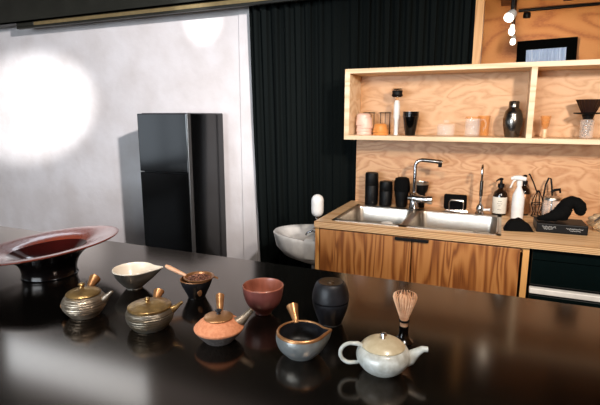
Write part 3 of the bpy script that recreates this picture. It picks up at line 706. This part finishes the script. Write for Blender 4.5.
for k in range(420):
    a = random.random()*6.283; r = .040*math.sqrt(random.random()); h = -.006+.010*(1-(r/.04)**2)+random.random()*.003
    m_ = Matrix.Translation((r*cos(a), r*sin(a), h)) @ Matrix.Rotation(random.random()*6, 4, 'Z') @ Matrix.Rotation(random.random()*1.2, 4, 'X') @ Matrix.Diagonal((.0042, .0012, .0009, 1))
    bmesh.ops.create_cube(mb.bm, size=1.4, matrix=m_)
tag(mb.build('tea_leaves', M['leaves'], smooth=False, loc=(-.895, 1.232, Z+.069), rot=(0, 0, YAW)), 'loose brown tea leaves in the strainer', 'tea', kind='stuff')

# 6 terracotta kyusu
t = pot_root('side_handle_teapot', -.666, .998, 'terracotta teapot with a grey base and copper lid')
MB().lathe(smoothprof([(0, 0), (.034, 0), (.040, .003), (.056, .020), (.0655, .033)], 5), 56).build('lower_body', M['greyclay'], t)
MB().lathe(smoothprof([(.0655, .033), (.067, .037), (.0655, .041), (.052, .054), (.037, .064), (.033, .064), (0, .06)], 5), 56).build('upper_body', M['clay'], t)
ld = MB().lathe(smoothprof([(.037, .063), (.0395, .066), (.037, .069), (.024, .073), (0, .075)], 4), 44).build('lid', M['copper'], t)
MB().lathe([(0, .073), (.006, .074), (.005, .079), (.009, .083), (.009, .086), (.004, .087), (0, .085)], 20).build('knob', M['darkglaze'], ld)
spout([(.046, .004, .046), (.060, .006, .052), (.074, .010, .066), (.088, .013, .082)], [.017, .013, .009, .0075], M['silverb'], t)
hollow_handle((-.004, .044, .055), (-.012, .096, .088), .009, .0125, .008, M['copper'], t)

# 7 red bowl
t = pot_root('tea_bowl', -.638, 1.202, 'deep reddish pink tea bowl with streaks inside', 'bowl')
MB().lathe(smoothprof([(0, .0), (.024, 0), (.026, .005), (.030, .012), (.050, .034), (.060, .062), (.064, .094)], 5), 56).build('outside', M['redglaze'], t)
MB().lathe(smoothprof([(.064, .094), (.0635, .0965), (.061, .095), (.056, .062), (.045, .036), (.02, .018), (0, .016)], 5), 56).build('inside', M['redinside'], t)

t.scale = (.98, .98, .93)
# 8 black lidded jar
t = pot_root('lidded_jar', -.426, 1.221, 'tall matte black lidded jar behind the pewter pouring pot', 'jar')
MB().lathe(smoothprof([(0, 0), (.032, 0), (.034, .004), (.043, .030), (.0515, .062), (.053, .077)], 5), 48).build('body', M['darkglaze'], t)
ld = MB().lathe(smoothprof([(.053, .079), (.0545, .083), (.052, .105), (.046, .128), (.040, .139), (.035, .141)], 5), 48).build('lid', M['darkglaze'], t)
MB().lathe([(.035, .141), (.028, .137), (.010, .136), (.008, .141), (.0, .142)], 36).build('lid_top', M['darkbronze'], ld)

t.scale = (1, 1, .89)
# 9 pewter pot, no lid
t = pot_root('side_handle_pot', -.432, 1.015, 'open pewter pouring pot with a copper rim and upright handle', 'pouring pot')
pf = lip(.016, .003, .22, .05, .062)
MB().lathe(smoothprof([(0, 0), (.034, 0), (.040, .003), (.056, .020), (.0635, .040), (.063, .058)], 5), 72, fn=pf).build('body', M['silverblue'], t)
MB().lathe(smoothprof([(.063, .058), (.0625, .062), (.0595, .065), (.057, .0645), (.0555, .062)], 5), 72, fn=pf).build('rim', M['copper'], t)
MB().lathe(smoothprof([(.0555, .062), (.056, .045), (.048, .02), (.025, .010), (0, .009)], 5), 72, fn=lip(.013, .003, .22, .05, .062)).build('inside', M['darkglaze'], t)
hollow_handle((-.012, .056, .056), (-.024, .098, .088), .008, .0165, .009, M['copper'], t)

# 10 white teapot
t = pot_root('white_teapot', -.222, 1.018, 'pale celadon teapot with a tan lid and looped handle at the front right')
MB().lathe(smoothprof([(0, 0), (.030, 0), (.036, .002), (.052, .014), (.0645, .034), (.066, .050), (.060, .064), (.052, .070), (.048, .068), (0, .06)], 5), 60).build('body', M['celadon'], t)
ld = MB().lathe(smoothprof([(.052, .069), (.0535, .071), (.052, .074), (.040, .083), (.022, .089), (0, .091)], 5), 56).build('lid', M['tan'], t)
MB().lathe([(0, .089), (.005, .090), (.004, .094), (.008, .099), (.0065, .104), (0, .106)], 20).build('knob', M['chrome'], ld)
spout([(.048, -.004, .034), (.066, -.006, .040), (.082, -.008, .056), (.096, -.010, .066), (.108, -.012, .066)], [.022, .018, .011, .008, .007], M['celadon'], t)
pts = [(-.050, 0, .068), (-.064, 0, .076)]+arc((-.080, 0, .050), .027, 80, 285, 12)+[(-.064, 0, .024), (-.058, 0, .030)]
MB().tube(pts, [.006, .006]+[.0050]*13+[.005, .004], 14, flat=1.0).build('handle', M['celadon'], t)

t.scale = (.95, .95, .92)
# 11 whisk on holder
wh = thing('whisk_holder', (-.205, 1.186, Z), 'small black whisk holder behind the celadon teapot', 'whisk holder')
MB().lathe(smoothprof([(0, 0), (.024, 0), (.025, .004), (.016, .016), (.0125, .03), (.0125, .050), (.014, .056), (.010, .056), (.008, .05), (0, .048)], 4), 32).build('stem', M['blacklac'], wh)
wk = thing('bamboo_whisk', (-.205, 1.186, Z+.052), 'bamboo tea whisk standing upright on its black holder', 'whisk')
MB().lathe([(0, 0), (.0095, 0), (.0105, .004), (.0105, .026), (.0125, .030), (.0125, .034), (0, .034)], 28).build('grip', M['bamboo'], wk)
MB().lathe([(.0105, .020), (.0135, .020), (.0140, .026), (.0105, .026)], 28, closed=True).build('thread', M['blackmat'], wk)
for nm, n_, q in (('outer_tines', 24, 1.0), ('inner_tines', 18, .45)):
    mb = MB()
    for k in range(n_):
        a = 2*pi*k/n_; pr_ = [(.010, .030), (.0145, .045), (.021, .068), (.0275, .090), (.0305, .103), (.029, .111), (.023, .115)]
        mb.tube([(r*q*cos(a), r*q*sin(a), z) for r, z in pr_], [.0012, .0016, .0018, .0019, .0017, .0013, .0008], 6)
    o = mb.build(nm, M['bamboo'], wk); o['kind'] = 'stuff'

bpy.data.objects['coffee_dripper'].location.x = bpy.data.objects['glass_vessel'].location.x = bpy.data.objects['pebbles'].location.x = .455
wk.scale = (1, 1, .84); wk.location.z = Z+.040; wh.scale = (1, 1, .8)
# ------------------------------------------------------------------ lamps
def spot_head(x, y, z, label, dz, aim, k_=.7):
    t = thing('track_spotlight', (x, y, z), label, 'spotlight', group='spotlights of the room behind')
    d = Vector(aim).normalized(); q = d.to_track_quat('-Z', 'Y').to_euler()
    MB().tube([(0, 0, .03), (0, 0, dz)], .008, 10).build('stem', M['blackmat'], t)
    MB().lathe([(.034, -.05), (.036, -.045), (.03, .02), (.018, .04), (0, .042)], 28).build('shade', M['white'], t, rot=q)
    MB().lathe([(.0, -.044), (.031, -.044), (.031, -.040), (0, -.040)], 24).build('lens', M['bulb'], t, rot=q)
    t.scale = (k_, k_, 1)
    return t
tr = thing('light_track', (.01, 4.3, 2.53), 'black ceiling track carrying the small spotlights of the room behind', 'light track')
MB().box(-.015, .015, -.85, .95, 0, .03).build('rail', M['blackmat'], tr, smooth=False)
for y in (-.6, .6): MB().tube([(0, y, .03), (0, y, .15)], .008, 10).build('hanger', M['blackmat'], tr)
spot_head(.0, 3.75, 2.19, 'spotlight nearest the opening, topmost of the three glowing lamps', .34, (-.35, -.75, -.55), 1.0)
spot_head(.012, 4.3, 2.185, 'middle of the three glowing spotlights', .345, (-.05, -.8, -.6))
spot_head(.03, 4.85, 2.18, 'farthest and lowest of the three glowing spotlights', .35, (-.05, -.8, -.6))
tag(MB().tube([(.06, 5.28, 2.50), (1.9, 5.28, 2.52)], .014, 10).build('conduit', M['blackmat']), 'black horizontal pipe high on the far plywood wall', 'pipe')
tag(MB().lathe([(0, -.03), (.03, -.025), (.036, 0), (.03, .025), (0, .03)], 20).build('pipe_joint', M['blackmat'], loc=(.14, 5.37, 2.47)), 'black round fitting under the pipe on the far wall', 'fitting')

def light(kind, name, loc, aim, energy, col, **k):
    l = bpy.data.lights.new(name, kind); l.energy = energy; l.color = col
    for a, v in k.items(): setattr(l, a, v)
    o = bpy.data.objects.new(name, l); C.objects.link(o); o.location = loc
    if aim: o.rotation_euler = (Vector(aim)-Vector(loc)).to_track_quat('-Z', 'Y').to_euler()
    return o
warm = (1, .86, .70); cool = (.80, .90, 1.0); neut = (1, .95, .9)
light('SPOT', 'key_spot', (.72, .45, 2.5), (-4.6, 3.6, 1.35), 1380, (1, .95, .96), spot_size=R(60), spot_blend=.95, shadow_soft_size=.06)
light('SPOT', 'wall_spot', (.9, -.2, 2.3), (-4.72, 3.6, 1.57), 4200, (.97, .98, 1), spot_size=R(11.5), spot_blend=.7, shadow_soft_size=.05)
light('SPOT', 'wall_spot_small', (-1.9, 1.0, 2.5), (-2.46, 3.6, 2.30), 330, (.93, .97, 1), spot_size=R(10), spot_blend=.8, shadow_soft_size=.03)
light('SPOT', 'kitchen_spot', (.9, .7, 2.15), (.25, 3.3, 1.15), 245, (1, .89, .78), spot_size=R(80), spot_blend=.8, shadow_soft_size=.10)
light('SPOT', 'kitchen_spot_left', (-.3, .9, 2.35), (-.85, 3.1, .9), 95, (1, .89, .78), spot_size=R(75), spot_blend=.8, shadow_soft_size=.10)
light('SPOT', 'counter_spot', (.35, .55, 2.6), (-.35, 1.1, .9), 110, (1, .88, .76), spot_size=R(50), spot_blend=1, shadow_soft_size=.08)
light('SPOT', 'counter_spot_left', (-.9, .45, 2.6), (-1.05, 1.1, .9), 90, (1, .92, .84), spot_size=R(50), spot_blend=1, shadow_soft_size=.08)
light('AREA', 'rear_window_light', (-2.0, -3.18, 1.65), (-1.5, 1, 1.2), 230, cool, shape='RECTANGLE', size=3.0, size_y=1.4)
light('AREA', 'side_window_light', (-6.56, -1.9, 1.2), (0, -1.9, 1.2), 28, cool, shape='RECTANGLE', size=2.0, size_y=1.3)
light('AREA', 'high_window_light', (-4.55, 3.66, 3.3), (-4.55, 0, 3.1), 24, (.82, .91, 1), shape='RECTANGLE', size=2.3, size_y=.6)
light('SPOT', 'far_spot_wide', (.012, 3.80, 2.15), (.7, 5.4, 2.2), 60, (1, .82, .6), spot_size=R(110), spot_blend=1, shadow_soft_size=.03)
light('SPOT', 'far_spot', (.02, 4.3, 2.14), (0, 5.4, 2.25), 8, (1, .85, .6), spot_size=R(80), spot_blend=1, shadow_soft_size=.03)

w = bpy.data.worlds.new('World'); bpy.context.scene.world = w; w.use_nodes = True
bg = w.node_tree.nodes['Background']; bg.inputs[0].default_value = (.72, .84, 1, 1); bg.inputs[1].default_value = .7

cam = bpy.data.cameras.new('Camera'); co = bpy.data.objects.new('Camera', cam); C.objects.link(co)
cam.sensor_fit = 'HORIZONTAL'; cam.sensor_width = 36; cam.lens = 467/600*36
co.location = (0, 0, 1.5); co.rotation_euler = (R(90-10.6), 0, YAW)
bpy.context.scene.camera = co
s = bpy.context.scene
s.view_settings.view_transform = 'Standard'; s.view_settings.look = 'None'; s.view_settings.gamma = 1; s.view_settings.exposure = .1
s.cycles.use_denoising = True
s.cycles.max_bounces = 10; s.cycles.transmission_bounces = 10; s.cycles.transparent_max_bounces = 12
